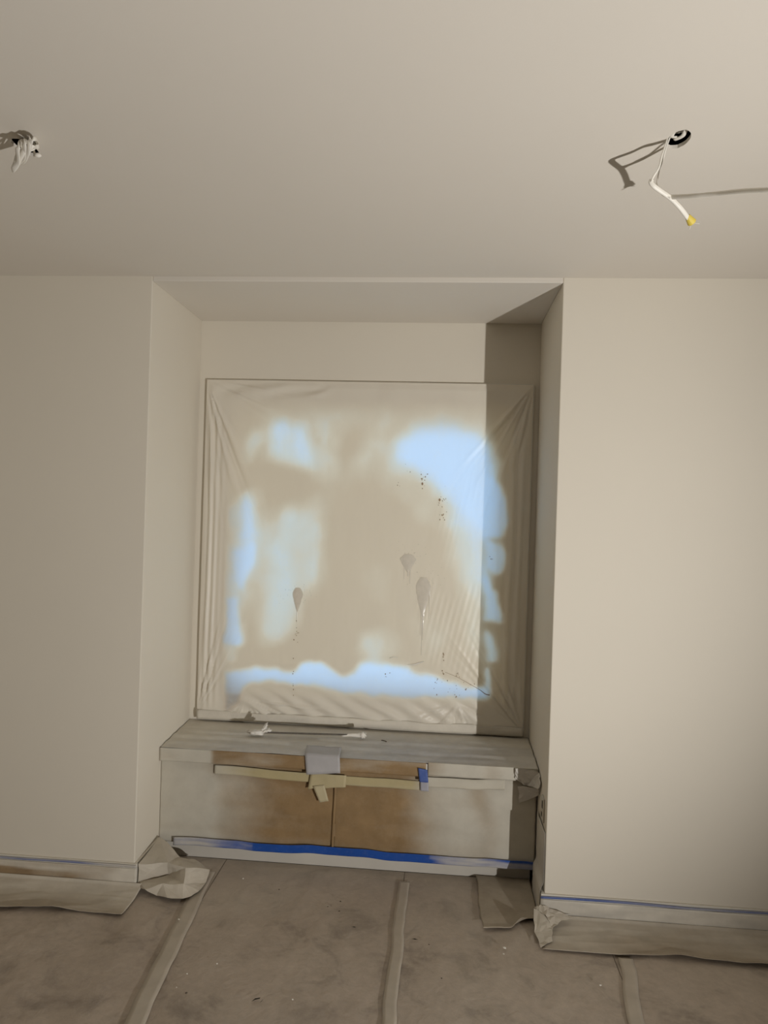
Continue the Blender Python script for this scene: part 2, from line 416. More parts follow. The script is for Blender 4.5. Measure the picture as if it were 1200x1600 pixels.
# hanging swag along the bottom edge
zz = (FZ-CZ0)/.16; bwgt = np.exp(-((zz-.45)/.38)**2)*sstep(-1.0, -.85, FX)*(1-sstep(.1, .3, FX))
Wf += bwgt*.0055*np.sin((FX*0.62+(FZ-CZ0)*1.1)*78+1.8*vnoise(FX*4, FZ*4, 21, 2))
# gathered top edge
twgt = np.exp(-((CZ1-FZ-.05)/.035)**2)*sstep(-1.1, -1.0, FX)*(1-sstep(-.62, -.50, FX))
Wf += twgt*.0070*np.sin((FX*.5-(FZ-CZ1)*1.3)*48+2*vnoise(FX*5, FZ*8, 23, 2))
# left edge: long upright pleats
lw = np.exp(-((FX-CX0-.045)/.045)**2)*sstep(CZ0, CZ0+.15, FZ)*(1-sstep(CZ1-.3, CZ1-.05, FZ))
Wf += lw*.0045*np.sin((FX-CX0)*210+1.8*vnoise(FX*6, FZ*1.4, 25, 2))
rw = np.exp(-((CX1-FX-.07)/.06)**2)*sstep(CZ0, CZ0+.25, FZ)*(1-sstep(CZ1-.5, CZ1-.1, FZ))
Wf += rw*.0050*np.sin((CX1-FX)*150+1.8*vnoise(FX*6, FZ*1.2, 26, 2))
# fine ripples over the right half
fw_ = sstep(-.25, .0, FX)*(1-sstep(.17, .24, FX))*sstep(.68, .85, FZ)*(1-sstep(1.55, 1.85, FZ))
gate = sstep(-.1, .5, vnoise(FX*6, FZ*3, 28, 2))
Wf += fw_*.00055*gate*np.sin((FX*1.0-FZ*.22)*235+1.5*vnoise(FX*4, FZ*2, 27, 2))
Wf += .0010*vnoise(FX*16, FZ*5, 30, 3)
edge = np.minimum(np.minimum(FX-FX.min(), FX.max()-FX), np.minimum(FZ-FZ.min(), FZ.max()-FZ))
hold = sstep(0, .035, edge)
FY = CY-.004 - hold*.010*(0.5+.5*np.sin(np.clip((FZ-CZ0)/(CZ1-CZ0), 0, 1)*math.pi)) - Wf*(.25+.75*hold)
FY = np.minimum(FY, CY-.0015)
film = grid('window_film', FX, FY, FZ, wfilm, wpaint)
tag(film, 'milky plastic sheet taped over the window, patchy with beige overspray', 'plastic sheet')
def film_y(x, z):
    i = int(round((z-FZ[0, 0])/(FZ[1, 0]-FZ[0, 0]))); j = int(round((x-FX[0, 0])/(FX[0, 1]-FX[0, 0])))
    return float(FY[min(max(i, 0), nv-1), min(max(j, 0), nu-1)])
# tape band holding the lower edge
tx = np.linspace(CX0+.006, CX1-.004, 120)[None, :]; tz = np.linspace(0, 1, 6)[:, None]
grid('edge_tape', tx, CY-.010-.004*np.sin(tz*3.1)-.002*vnoise(tx*9, tz*2, 40, 2), CZ0-.012+tz*.042+.003*vnoise(tx*7, 0*tz, 41, 2)*tz,
     basefilm, 0.85+.3*vnoise(tx*4, tz, 42, 2), film, thick=.0006)

# paint runs on the film
def drip(head_w, head_h, run, top, seed, extra=()):
    """thick paint splash that ran down: rounded head tapering to thin runs"""
    bm = bmesh.new(); rs = random.Random(seed)
    x0, z0 = on_film(*top)
    def strip(cx, ztop, zbot, wfun, n=18):
        prev = None
        for k in range(n+1):
            t = k/n; z = ztop+(zbot-ztop)*t; w_ = wfun(t)*(1+rs.uniform(-.06, .06)); cur = []
            for s in (-1, -.5, 0, .5, 1):
                x = cx+s*w_; y = film_y(x, z)-.0016-.0016*(1-s*s)*min(1, w_/.004)
                cur.append(bm.verts.new((x, y, z)))
            if prev:
                for a in range(4): bm.faces.new([prev[a], prev[a+1], cur[a+1], cur[a]])
            prev = cur
    strip(x0, z0, z0-head_h, lambda t: max(.0012, head_w*math.sin(min(1, t*2.4+.25)*math.pi/2)*(1-max(0, t-.25)/.75)**.8))
    for (dx, ztop, zbot, w_) in ((0, head_h*.7, run, .0022),)+tuple(extra):
        strip(x0+dx, z0-ztop, z0-zbot, lambda t, w_=w_: w_*(1-.5*t), 12)
    me = bpy.data.meshes.new('paint_drip'); bm.to_mesh(me); bm.free()
    return put(link('paint_drip', me, dripm, None, True), film)
drip(.026, .115, .165, (466, 918), 1)
drip(.038, .085, .10, (638, 866), 2, ((-.016, .06, .115, .0018), (.012, .06, .135, .0020), (.004, .06, .105, .0018)))
drip(.036, .185, .36, (662, 902), 3, ((.004, .13, .29, .003), (-.006, .13, .27, .002), (.030, .06, .19, .002)))
def flecks(name, spots, mat, seed):
    bm = bmesh.new(); rs = random.Random(seed)
    for (px, py, r_) in spots:
        x, z = on_film(px, py); y = film_y(x, z)-.0022; e = rs.uniform(.7, 1.6)
        c = bm.verts.new((x, y-.0008, z)); ring = [bm.verts.new((x+math.cos(a)*r_, y, z+math.sin(a)*r_*e)) for a in [k*math.pi/4 for k in range(8)]]
        for k in range(8): bm.faces.new([c, ring[(k+1) % 8], ring[k]])
    me = bpy.data.meshes.new(name); bm.to_mesh(me); bm.free()
    return tag(put(link(name, me, mat), film), kind='stuff')
rs = random.Random(5); sp = []
for (cx, cy, n, dx, dy) in ((661,749,10,4,11),(688,781,12,7,8),(690,806,9,6,10),(636,735,3,3,5),(622,757,3,2,5),(464,990,10,2,14),(459,1050,7,1,26),(692,1035,7,2,18),(700,1065,8,22,6),(715,1050,6,3,10),(720,1072,10,14,8),(604,1052,4,4,3),(688,1075,4,20,10),(713,1087,4,5,3),(767,870,5,3,5),(695,760,1,1,1)):
    for k in range(n): sp.append((cx+rs.gauss(0, dx*.6), cy+rs.gauss(0, dy*.6), rs.uniform(.0009, .0028)))
sp += [(687,781,.005),(659,748,.004),(660,756,.0045),(668,741,.0035)]
flecks('brown_fleck', sp, speckm, 2)
sp = []
for (cx, cy, s_, n) in ((466, 928, 13, 70), (668, 905, 14, 45), (640, 868, 14, 35)):
    for k in range(n): sp.append((cx+rs.gauss(0, s_), cy+rs.gauss(0, s_*.7), rs.uniform(.0008, .0019)))
flecks('paint_spatter', sp, dripm, 3)
# scratchy crease lines on the film (lower right); two pale slivers imitate highlights on its creases
def film_line(name, pts, r_, mat):
    P = []
    for (a, b) in pts:
        x, z = on_film(a, b); P.append((x, film_y(x, z)-.0022, z))
    return tube(name, P, r_, mat, film, flat=.5, seg=6, up_hint=(0, 1, 0))
film_line('crease_line', [(696,1050),(715,1058),(735,1069),(750,1078),(758,1084),(765,1086)], lambda t: .0006+.0022*t*t, speckm)
film_line('crease_highlight', [(637,1038),(647,1038),(656,1035),(663,1033)], lambda t: .0006+.0032*math.sin(t*math.pi), wadm)
film_line('crease_highlight', [(609,1028),(615,1026),(622,1027)], .0016, wadm)

# ================================================================== window seat
SY = 0.245
seat = empty('window_bench', (-0.366, 0.40, 0))
tag(seat, 'built-in box bench under the window, wholly wrapped in masking paper', 'bench')
boxes('bench_body', [(XL+.002, XR-.002, SY+.012, YB-.002, 0.085, 0.44)], trimm, seat)
boxes('bench_board', [(XL+.002, XR-.002, SY-.022, YB-.002, 0.44, 0.488)], trimm, seat, bevel=.004)
boxes('toe_board', [(XL+.016, XR-.016, 0.288, 0.32, 0.0, 0.085)], primer, seat, bevel=.002)

# plastic film over the seat board, rising a little to the window and lapping over the front
u = np.linspace(XL+.004, XR-.004, 260)[None, :]; v = np.linspace(0, 1, 90)[:, None]
U, V = np.broadcast_arrays(u, v)
yy = SY-.026+(YB-.006-(SY-.026))*V
zz = .494+.016*V + .0035*np.clip(crumple(U*2.2, V*2.6, 50)+.3, 0, 1) + .0022*np.sin((V*.36+U*.02)*70+2*vnoise(U*2, V*3, 51, 2))*sstep(.02, .2, V)*(1-sstep(.5, .8, V))
pn = .62+.35*vnoise(U*1.1, V*1.5, 52, 3) + .5*sstep(.5, .9, V) - .25*np.exp(-((U+.15)/.4)**2)*(1-sstep(.25, .6, V))+.3*(1-sstep(-1.1, -.85, U))+.25*sstep(.15, .35, U)
tag(grid('bench_film', U, yy, zz, filmm, pn, thick=.0008), 'grey painted-over plastic film covering the top of the bench', 'plastic sheet')

def front_sheet(name, x0, x1, z0, z1, y, mat, paint, amp=.004, nx=60, nz=24, seed=0, thick=.0007, wave=.0, skew=0.0):
    u = np.linspace(x0, x1, nx)[None, :]; v = np.linspace(0, 1, nz)[:, None]; U, V = np.broadcast_arrays(u, v)
    Z = z0+(z1-z0)*V + skew*(U-x0) + wave*vnoise(U*6, 0*V, seed+3, 2)
    Yp = y - amp*np.clip(crumple(U*3.0, Z*5.0, seed)+.45, 0, 1)
    pv = paint(U, V) if callable(paint) else paint
    return grid(name, U, Yp, Z, mat, pv, thick=thick)
# fascia wrap: white left end, bare brown middle, white right end
edgeL = lambda U, s: 1-sstep(-.955, -.925, U)
tag(front_sheet('fascia_paper', XL+.001, -.028, .436, .493, SY-.026, kraftm, lambda U, V: .95*edgeL(U, -.04)+.10+.22*vnoise(U*7, V*2, 60, 3), .005, 120, 10, 61),
    'narrow brown paper strip along the bench front edge, its end painted pale', 'masking paper')
tag(front_sheet('fascia_paper', -.020, XR-.006, .442, .496, SY-.026, kraftm, lambda U, V: .55+.6*sstep(-.02, .10, U)-.35*np.exp(-((U-.245)/.05)**2)+.12*vnoise(U*7, V*2, 62, 3), .005, 70, 10, 63),
    'narrow paper strip along the bench front edge, sprayed nearly white', 'masking paper')
# two big front sheets meeting in an upright seam
def pf_left(U, V):
    return np.clip(1.0-sstep(-.98, -.88, U+.03*vnoise(U*2, V*3, 70, 2))*.45-sstep(-.90, -.62, U+.05*vnoise(U*3, V*4, 77, 2))*.52 + .14*vnoise(U*2.2, V*6, 71, 3) + .16*np.exp(-((V-.78)/.10)**2)*(1-sstep(-.85, -.5, U)), .0, 1)
def pf_right(U, V):
    a = sstep(-.17, .09, U+.05*vnoise(U*2, V*3, 72, 2)-.03*V)*.98
    b = np.exp(-((U-.215-.03*np.sin(V*5))/.042)**2)*(.25+.4*sstep(.1, .9, V))*(1-.55*sstep(.8, 1, V))
    return np.clip(a-.75*b+.10*vnoise(U*3, V*6, 73, 3)+.02-.22*sstep(.5, 0, V)*np.exp(-((U-.17)/.12)**2), 0, 1)
tag(front_sheet('front_paper', XL+.001, -.403, .082, .437, SY, kraftm, pf_left, .007, 150, 50, 74),
    'brown paper sheet on the bench front, bleached by overspray beside the left reveal', 'masking paper')
tag(front_sheet('front_paper', -.408, XR-.008, .076, .4365, SY-.0035, kraftm, pf_right, .007, 150, 50, 75),
    'brown paper sheet on the bench front, its end sprayed pale beside the outlet', 'masking paper')
# seam ridge belongs to the right sheet: a thin fold line
def seam():
    z = np.linspace(.085, .40, 20)[:, None]; x = np.array([[-.414, -.409, -.404]])
    o = grid('seam_fold', x+.003*vnoise(z*6, 0*x, 80, 2), SY-.011-.006*np.array([[0, 1, 0]])+0*z, z+0*x, kraftm, .0)
    put(o, bpy.data.objects['front_paper.001'])
seam()
# tapes
tag(front_sheet('yellow_tape_strip', -.93, -.03, .386, .424, SY-.013, yellowt, lambda U, V: .9-.9*sstep(-.95, -.72, U)+.9*sstep(-.09, -.03, U)+.15*vnoise(U*5, V*2, 82, 2), .003, 110, 8, 83, wave=.004, skew=-.014),
    'long translucent yellow tape strip along the top of the brown bench paper', 'tape')
tag(front_sheet('pale_tape_strip', -.03, .30, .395, .437, SY-.013, yellowt, lambda U, V: 1.0+.1*vnoise(U*9, V*2, 84, 2), .005, 60, 8, 85, wave=.006),
    'short crinkled tape strip sprayed over white along the bench top', 'tape')
def pblue(U, V): return np.clip(.92-.92*sstep(-1.02, -.74, U)+.75*sstep(-.02, .10, U)-.5*sstep(.18, .24, U)*sstep(.45, .9, V)-.25*sstep(.25, .35, U)+.25*vnoise(U*9, V*3, 86, 3)*((U > 0) | (U < -.75)), 0, 1)
tag(front_sheet('blue_tape_strip', -1.10, .430, .076, .110, SY-.017, bluet, pblue, .004, 180, 10, 87, wave=.004),
    'long bright blue painter tape strip along the foot of the bench', 'tape')
# patches
def patch(name, pts, mat, paint, label, y, seed, over=0.0, nx=14, nz=14, amp=.003):
    """quad patch from four (x,z) corners bl br tr tl on the bench front"""
    s = np.linspace(0, 1, nx)[None, :]; t = np.linspace(0, 1, nz)[:, None]
    (a, b, c, d) = [np.array(p) for p in pts]
    Q = (a[None, None]*((1-s)*(1-t))[..., None]+b*(s*(1-t))[..., None]+c*(s*t)[..., None]+d*((1-s)*t)[..., None])
    X = Q[..., 0]; Z = Q[..., 1]
    # above the board the patch folds back onto the seat top
    Zc = np.minimum(Z, .5035); Yc = y-amp*np.clip(crumple(X*9, Z*9, seed)+.4, 0, 1) + np.maximum(Z-.5035, 0)
    return tag(grid(name, X, Yc, Zc+.06*np.maximum(Z-.5035, 0)+.002*vnoise(X*20, Z*20, seed, 2), mat, paint, thick=.0007), label, 'tape')
patch('grey_tape_patch', [(-.528, .420), (-.385, .432), (-.395, .600), (-.548, .600)], greyt, .35+.0*np.zeros((1, 1)), 'square grey-white tape patch folded over the bench edge', SY-.036, 90, amp=.002)
patch('yellow_tape_patch', [(-.522, .352), (-.362, .370), (-.360, .420), (-.512, .422)], yellowt, .10, 'torn yellow tape patch on the bench front below the grey patch', SY-.022, 91)
patch('yellow_tape_tail', [(-.470, .300), (-.432, .308), (-.452, .372), (-.500, .368)], yellowt, .25, 'loose yellow tape tail dangling below the torn yellow patch', SY-.025, 92, nx=6, nz=8)
patch('blue_tape_piece', [(-.052, .416), (-.016, .418), (-.022, .470), (-.060, .474)], bluet, .12, 'small square blue tape piece on the bench front edge', SY-.037, 93, nx=6, nz=8)
patch('blue_tape_piece', [(-.048, .372), (-.014, .374), (-.016, .412), (-.050, .414)], bluet, .72, 'small blue tape piece faded with overspray below a brighter one', SY-.0215, 94, nx=6, nz=8)

# torn film flaps in the corner at the right end of the bench
def flap(pts, name, label, mat, pv, parent=None, seed=0, sub=3, jit=.006):
    bm = bmesh.new(); vs_ = [bm.verts.new(p) for p in pts]; bm.faces.new(vs_)
    bmesh.ops.triangulate(bm, faces=bm.faces[:]); bmesh.ops.subdivide_edges(bm, edges=bm.edges[:], cuts=sub, use_grid_fill=True)
    r_ = random.Random(seed)
    for v_ in bm.verts: v_.co += Vector((r_.uniform(-1, 1), r_.uniform(-1, 1), r_.uniform(-1, 1)))*jit
    me = bpy.data.meshes.new(name); bm.to_mesh(me); bm.free()
    at = me.attributes.new('paint', 'FLOAT', 'POINT'); at.data.foreach_set('value', [pv]*len(me.vertices))
    o = link(name, me, mat); md = o.modifiers.new('thickness', 'SOLIDIFY'); md.thickness = .0008
    if parent: put(o, parent)
    if label: tag(o, label, 'masking paper')
    return o
flap([(.340, .206, .498), (.432, .195, .492), (.431, .130, .462), (.425, .150, .438), (.385, .205, .430), (.340, .211, .452)], 'film_flap', 'crumpled film flap sticking out at the bench corner above the outlet', filmm, .6, seed=3, jit=.004)
flap([(.350, .205, .425), (.428, .160, .440), (.429, .185, .40), (.36, .228, .35)], 'paper_flap', 'folded paper flap hanging at the bench corner under the film flap', filmm, .45, seed=4, jit=.003)

# film hanging on the alcove's right side, beside the bench, over the baseboard
y_ = np.linspace(.0, .205, 40)[None, :]; z_ = np.linspace(.004, .33, 50)[:, None]
bulge = .0165-.0125*sstep(.108, .15, z_)
grid_x = XR-bulge-.005*np.clip(crumple(y_*9, z_*5, 100)+.4, 0, 1)*sstep(.0, .06, y_)
tag(grid('side_film', grid_x, y_+0*z_, z_+0*y_, filmm, .75+.3*vnoise(y_*8, z_*5, 101, 2), thick=.0008), 'creased film hanging down the shaded reveal below the outlet', 'plastic sheet')

# outlet on the shaded reveal
out = empty('wall_outlet', (XR, .080, .392)); tag(out, 'painted-over outlet on the shaded reveal beside the bench', 'outlet')
plate = boxes('cover_plate', [(XR-.007, XR-.0005, .052, .108, .345, .438)], platem, out, bevel=.002)
boxes('socket_slot', [(XR-.0085, XR-.006, .062, .076, .398, .426)], darkm, plate)
boxes('socket_slot', [(XR-.0085, XR-.006, .075, .089, .362, .378)], darkm, plate)

# wrapped rod lying on the bench
rod = empty('wrapped_rod', (-.56, .41, .515)); tag(rod, 'thin rod with crumpled white film wads on both ends, lying on the bench', 'rod')
tube('rod', [(-.795, .395, .5240), (-.55, .412, .5250), (-.32, .430, .5260)], .0042, rodm, rod)
wad1 = blob('film_wad', (-.795, .393, .524), (.038, .016, .010), wadm, rod, 11, .35)
tuft = blob('film_tuft', (0, 0, 0), (.008, .007, .026), wadm, None, 12, .5); tuft.rotation_euler = (0, R(28), 0); tuft.location = (-.762, .398, .540); put(tuft, wad1)
tuft = blob('film_tuft', (0, 0, 0), (.008, .008, .022), wadm, None, 13, .5); tuft.rotation_euler = (0, R(75), 0); tuft.location = (-.748, .397, .533); put(tuft, wad1)
wad2 = tube('film_wad', [(-.412, .424, .521), (-.37, .427, .525), (-.335, .430, .525), (-.312, .431, .529)], lambda t: .005+.007*t, wadm, rod, seg=7, sub=3)
blob('film_tuft', (-.318, .431, .527), (.016, .012, .012), wadm, wad2, 15, .45)
sl = tube('wood_splinter', [(-.232, .418, .512), (-.222, .414, .5125), (-.208, .405, .512)], .0024, debrism, seg=6); tag(sl, 'tiny dark splinter lying on the bench film', 'debris')

# ================================================================== floor covering
BX = [-2.70, -1.655, -.88, -.105, .650, 1.42, 2.20, 3.0]
LAB = ['rosin paper strip against the left side wall', 'rosin paper strip running under the left baseboard', 'rosin paper strip between the first and second seam tapes, by the crumpled paper',
       'rosin paper strip in the middle of the alcove opening, with small tears', 'rosin paper strip ending under the right baseboard', 'rosin paper strip along the right baseboard, far from the alcove', 'rosin paper strip against the right side wall']
ysamp = np.concatenate([np.linspace(-7.1, -1.2, 30), np.linspace(-1.17, .285, 130)])
for k in range(7):
    if k in (0, 6): continue
    x = np.linspace(BX[k]+.001, BX[k+1]-.001, 76)[None, :]; y = ysamp[:, None]; X, Y = np.broadcast_arrays(x, y)
    # creases run mostly along the sheet, with soft buckles
    Z = .0005 + .010*np.clip(crumple(X*2.2+Y*.25, Y*.75, 110+k)+.35, 0, 1) + .0045*np.clip(crumple(X*5, Y*3.2, 120+k)+.35, 0, 1)
    Z = Z*np.clip((np.minimum(X-BX[k], BX[k+1]-X)-.03)/.10, .12, 1)*np.clip((.29-Y)/.05, .1, 1)
    keep = ~(((X < XL+.016) | (X > XR-.016)) & (Y > -.016))
    pv = .35*sstep(-.25, .05, Y)+.20*vnoise(X*3, Y*3, 130+k, 3)*sstep(-.5, .1, Y)
    o = grid('floor_paper', X, Y, Z, floorm, np.clip(pv, 0, .6), keep=keep)
    tag(o, LAB[k].replace('rosin', 'grey-brown'), 'floor paper')
papers = [o for o in bpy.data.objects if o.name.startswith('floor_paper')]
def seam_tape(x0, y0, x1, y1, wdt, label, seed):
    t = np.linspace(0, 1, 120)[:, None]; s = np.linspace(-1, 1, 5)[None, :]
    X = x0+(x1-x0)*t + s*wdt/2 + .004*vnoise(t*9, 0*s, seed, 2); Y = y0+(y1-y0)*t+0*s
    tag(grid('seam_tape', X, Y, .0045+.0004*vnoise(t*30, s*2, seed+1, 2)+0*X, seamt, thick=.0006), label, 'tape')
seam_tape(-.925, .17, -.842, -.85, .062, 'pale tape seam on the floor paper leading to the crumpled corner paper', 140)
seam_tape(-.104, .20, -.110, -.85, .044, 'pale tape seam on the floor paper leading to the middle of the bench', 142)
seam_tape(.690, -.20, .590, -.85, .050, 'pale tape seam on the floor paper coming from under the right paper strip', 144)

# tears and crumbs
def tear(px, py, pts, k, seed):
    bm = bmesh.new()
    for poly in pts:
        vs_ = [bm.verts.new((px+a, py+b, .0095)) for a, b in poly]; bm.faces.new(vs_)
    me = bpy.data.meshes.new('paper_tear'); bm.to_mesh(me); bm.free()
    put(link('paper_tear', me, darkm), papers[k])
def on_floor(px, py, z=0.009):
    d = fw + ri*((px-600)/1100) + ui*((800-py)/1100); t = (z-CAM.z)/d.z; p = CAM+d*t; return p.x, p.y
x, y = on_floor(403, 1562); tear(x, y, [[(-.018, -.012), (-.010, .004), (.006, .010), (.004, .004), (-.008, -.002)], [(.008, -.014), (.014, -.006), (.016, .006), (.013, -.004)]], 1, 1)
x, y = on_floor(648, 1468); tear(x, y, [[(-.012, .002), (0, .006), (.012, .000), (0, -.001)]], 2, 2)
x, y = on_floor(553, 1449); tear(x, y, [[(-.010, .002), (0, .005), (.010, .001), (0, -.001)]], 1, 3)
def crumbs(spots, mat, label, name):
    for (px, py, r_) in spots:
        x, y = on_floor(px, py); o = blob(name, (0, 0, 0), (r_, r_*.8, r_*.5), mat, None, int(px), .3, 1, True); o.location = (x, y, .0105+r_*.5)
        tag(o, label, 'debris', name.replace('_', ' ')+'s scattered on the floor paper')
crumbs([(380,1374,.004),(279,1438,.004),(292,1523,.003),(457,1563,.003),(788,1483,.006),(787,1492,.004),(938,1541,.004),(339,1507,.003),(276,1544,.003)], whitespeck, 'tiny white paint crumb on the floor paper', 'paint_crumb')
crumbs([(532,1410,.004),(512,1418,.003),(530,1425,.004),(291,1553,.004),(690,1530,.003),(670,1477,.003),(436,1391,.003)], debrism, 'tiny dark dirt crumb on the floor paper', 'dirt_crumb')

# ------------------------------------------------------------------ masking along the baseboards
def base_mask(name, x0, x1, paintf, label, seed, reach, wavy, flip=False):
    """paper hanging from the baseboard, bent out over the floor"""
    u = np.linspace(x0, x1, 160)[None, :]; v = np.linspace(0, 1, 40)[:, None]; U, V = np.broadcast_arrays(u, v)
    out_ = np.where(V < .12, .020+.008*V/.12, .028+(reach-.028)*((V-.12)/.88)**1.02)
    zz = np.where(V < .12, .024-.010*V/.12, .014*np.clip(1-(V-.12)/.30, 0, 1)**1.5)
    lift = .012*np.clip(vnoise(U*5, 0*V, seed, 2), 0, 1)*sstep(.85, 1, V)
    rel = .007*np.clip(crumple(U*3.2+V*.8, V*2.2, seed+1)+.4, 0, 1)*sstep(.05, .3, V)
    Yp = -out_ - wavy*vnoise(U*2.3, 0*V, seed+2, 2)*V - rel*.4*(V < .3)
    return tag(grid(name, U, Yp, zz+.0125+lift+rel, strippm, paintf(U, V), thick=.0008), label, 'masking paper')
base_mask('baseboard_paper', -2.25, -1.128, lambda U, V: .72-.30*sstep(.35, .9, V)+.15*vnoise(U*4, V*3, 150, 3),
          'loose paper strip bent from the left baseboard onto the floor', 151, .205, .014)
base_mask('baseboard_paper', .405, 2.35, lambda U, V: .62-.22*sstep(.3, .9, V)+.22*vnoise(U*4, V*3, 152, 3),
          'loose paper strip bent from the right baseboard onto the floor', 153, .205, .014)
# pale film and a thin blue tape line on the boards
def base_film(name, x0, x1, label, seed, blue, bare=0.0, cat='plastic sheet'):
    u = np.linspace(x0, x1, 120)[None, :]; v = np.linspace(0, 1, 12)[:, None]; U, V = np.broadcast_arrays(u, v)
    Yp = -.0165-.003*np.clip(crumple(U*6, V*2, seed)+.4, 0, 1)
    tag(grid(name, U, Yp, .012+.078*V, strippm2 if bare else basefilm, .88+.30*vnoise(U*6, V*2, seed+1, 3)-.25*sstep(.45, 0, V)*sstep(.7, 1.0, U)-bare*sstep(.75, .55, V+.03*vnoise(U*5, 0*V, seed+4, 2))*(1-sstep(-1.45, -1.33, U)), thick=.0006), label, cat)
    Zt = .0985+.003*vnoise(U*3, 0*V, seed+2, 2)+(V-.5)*.009
    return tag(grid('blue_tape_line', U, -.0160-.0010*V+0*U, Zt, bluet, blue(U, V), thick=.0006), None, None)
t1 = base_film('baseboard_film', -2.25, XL+.016, 'painted paper over the left baseboard face, bare brown in one stretch', 160, lambda U, V: .60+.3*vnoise(U*5, V*2, 163, 3)+.35*sstep(-1.45, -1.25, U), .9)
tag(t1, 'faint blue tape line along the top of the left baseboard', 'tape')
t2 = base_film('baseboard_film', XR-.016, 2.35, 'pale speckled film over the right baseboard face', 165, lambda U, V: .22+.3*sstep(.6, 1.1, U)+.25*vnoise(U*5, V*2, 168, 3))
tag(t2, 'thin blue tape line along the top of the right baseboard', 'tape')

# curled loose end of the right strip
flap([(.398, -.015, .055), (.430, -.022, .070), (.470, -.030, .060), (.540, -.045, .045), (.480, -.075, .040), (.452, -.11, .030), (.432, -.060, .052)], 'torn_paper_edge', None, strippm, .7, seed=6, jit=.004)
o = flap([(.397, -.022, .055), (.432, -.050, .052), (.452, -.10, .036), (.445, -.16, .022), (.398, -.20, .018), (.388, -.12, .020)], 'folded_paper_end', 'folded triangular paper end lying before the right wall corner', strippm, .75, seed=7, jit=.003)
put(bpy.data.objects['torn_paper_edge'], o)

# crumpled paper bunched into the left corner of the alcove
CV = [(213,1350,.106),(243,1308,.116),(262,1317,.100),(282,1339,.072),(303,1343,.052),(327,1358,.040),(322,1378,.013),(245,1399,.018),(228,1389,.034),
      (216,1384,.020),(262,1367,.034),(262,1348,.098),(290,1356,.086),(256,1381,.050),(288,1381,.052),(240,1358,.078),(218,1376,.034),(312,1392,.013),(300,1401,.013),(286,1405,.016),(262,1402,.024)]
CF = [(0,1,11),(1,2,11),(2,3,11),(3,12,11),(3,4,12),(4,5,12),(0,11,15),(15,11,10),(11,12,10),(0,15,16),(15,10,16),(16,10,13),(10,12,14),(10,14,13),(12,5,14),(5,6,14),(6,17,14),(17,18,14),(18,19,14),(19,13,14),(19,20,13),(20,7,13),(7,8,13),(8,16,13),(8,9,16),(9,0,16)]
bm = bmesh.new(); cv = []
for (px, py, z) in CV:
    x, y = on_floor(px, py, z); cv.append(bm.verts.new((max(x, XL+.02), y, z)))
for f in CF: bm.faces.new([cv[k] for k in f])
bmesh.ops.recalc_face_normals(bm, faces=bm.faces[:])
bmesh.ops.subdivide_edges(bm, edges=bm.edges[:], cuts=3, use_grid_fill=True)
for v_ in bm.verts:
    a = v_.co; v_.co.z = max(.0125, a.z+.004*float(vnoise(a.x*22, a.y*22, 171, 2))); v_.co.x += .003*float(vnoise(a.y*25, a.z*25, 172, 2)); v_.co.y += .003*float(vnoise(a.x*25, a.z*25, 173, 2))
    v_.co.x = max(v_.co.x, XL+.018)
me = bpy.data.meshes.new('crumpled_paper'); bm.to_mesh(me); bm.free()
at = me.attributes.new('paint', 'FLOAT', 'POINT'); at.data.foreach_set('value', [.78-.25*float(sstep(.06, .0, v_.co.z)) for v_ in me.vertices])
cp = link('crumpled_paper', me, strippm); md = cp.modifiers.new('thickness', 'SOLIDIFY'); md.thickness = .0008
tag(cp, 'bunched-up crumpled paper in the left corner before the bench', 'masking paper')

# flat loose sheet in front of the bench, right corner
u = np.linspace(0, 1, 40)[None, :]; v = np.linspace(0, 1, 40)[:, None]
x0_ = .200+.006*vnoise(v*4, 0*u, 180, 2); x1_ = np.where(v < .25, .345+.07*sstep(0, .25, v), .417+0*v)
X = x0_+(x1_-x0_)*u; yb = -.10+.016*sstep(.5, 1, u)-.006*vnoise(u*4, 0*u, 181, 2); Y = yb+(.278-yb)*v
Z = .0115+.004*np.clip(crumple(X*3, Y*3, 182)+.3, 0, 1)+.030*sstep(.72, 1, u)*(1-sstep(0, .22, v))+.004*(1-sstep(0, .1, v))
tag(grid('loose_paper_sheet', X, Y, Z, strippm, .32+.12*vnoise(X*5, Y*5, 183, 3), thick=.0008), 'flat rectangular paper piece on the floor before the shaded bench end', 'masking paper')

# ================================================================== ceiling wiring
def wnut(loc, d, parent):
    bm = bmesh.new(); bmesh.ops.create_cone(bm, cap_ends=True, segments=10, radius1=.0115, radius2=.0065, depth=.024)
    me = bpy.data.meshes.new('wire_nut'); bm.to_mesh(me); bm.free()
    o = link('wire_nut', me, nutm, None, False); o.rotation_euler = Vector(d).to_track_quat('Z', 'Y').to_euler(); o.location = loc
    md = o.modifiers.new('bevel', 'BEVEL'); md.width = .0015; put(o, parent); return o

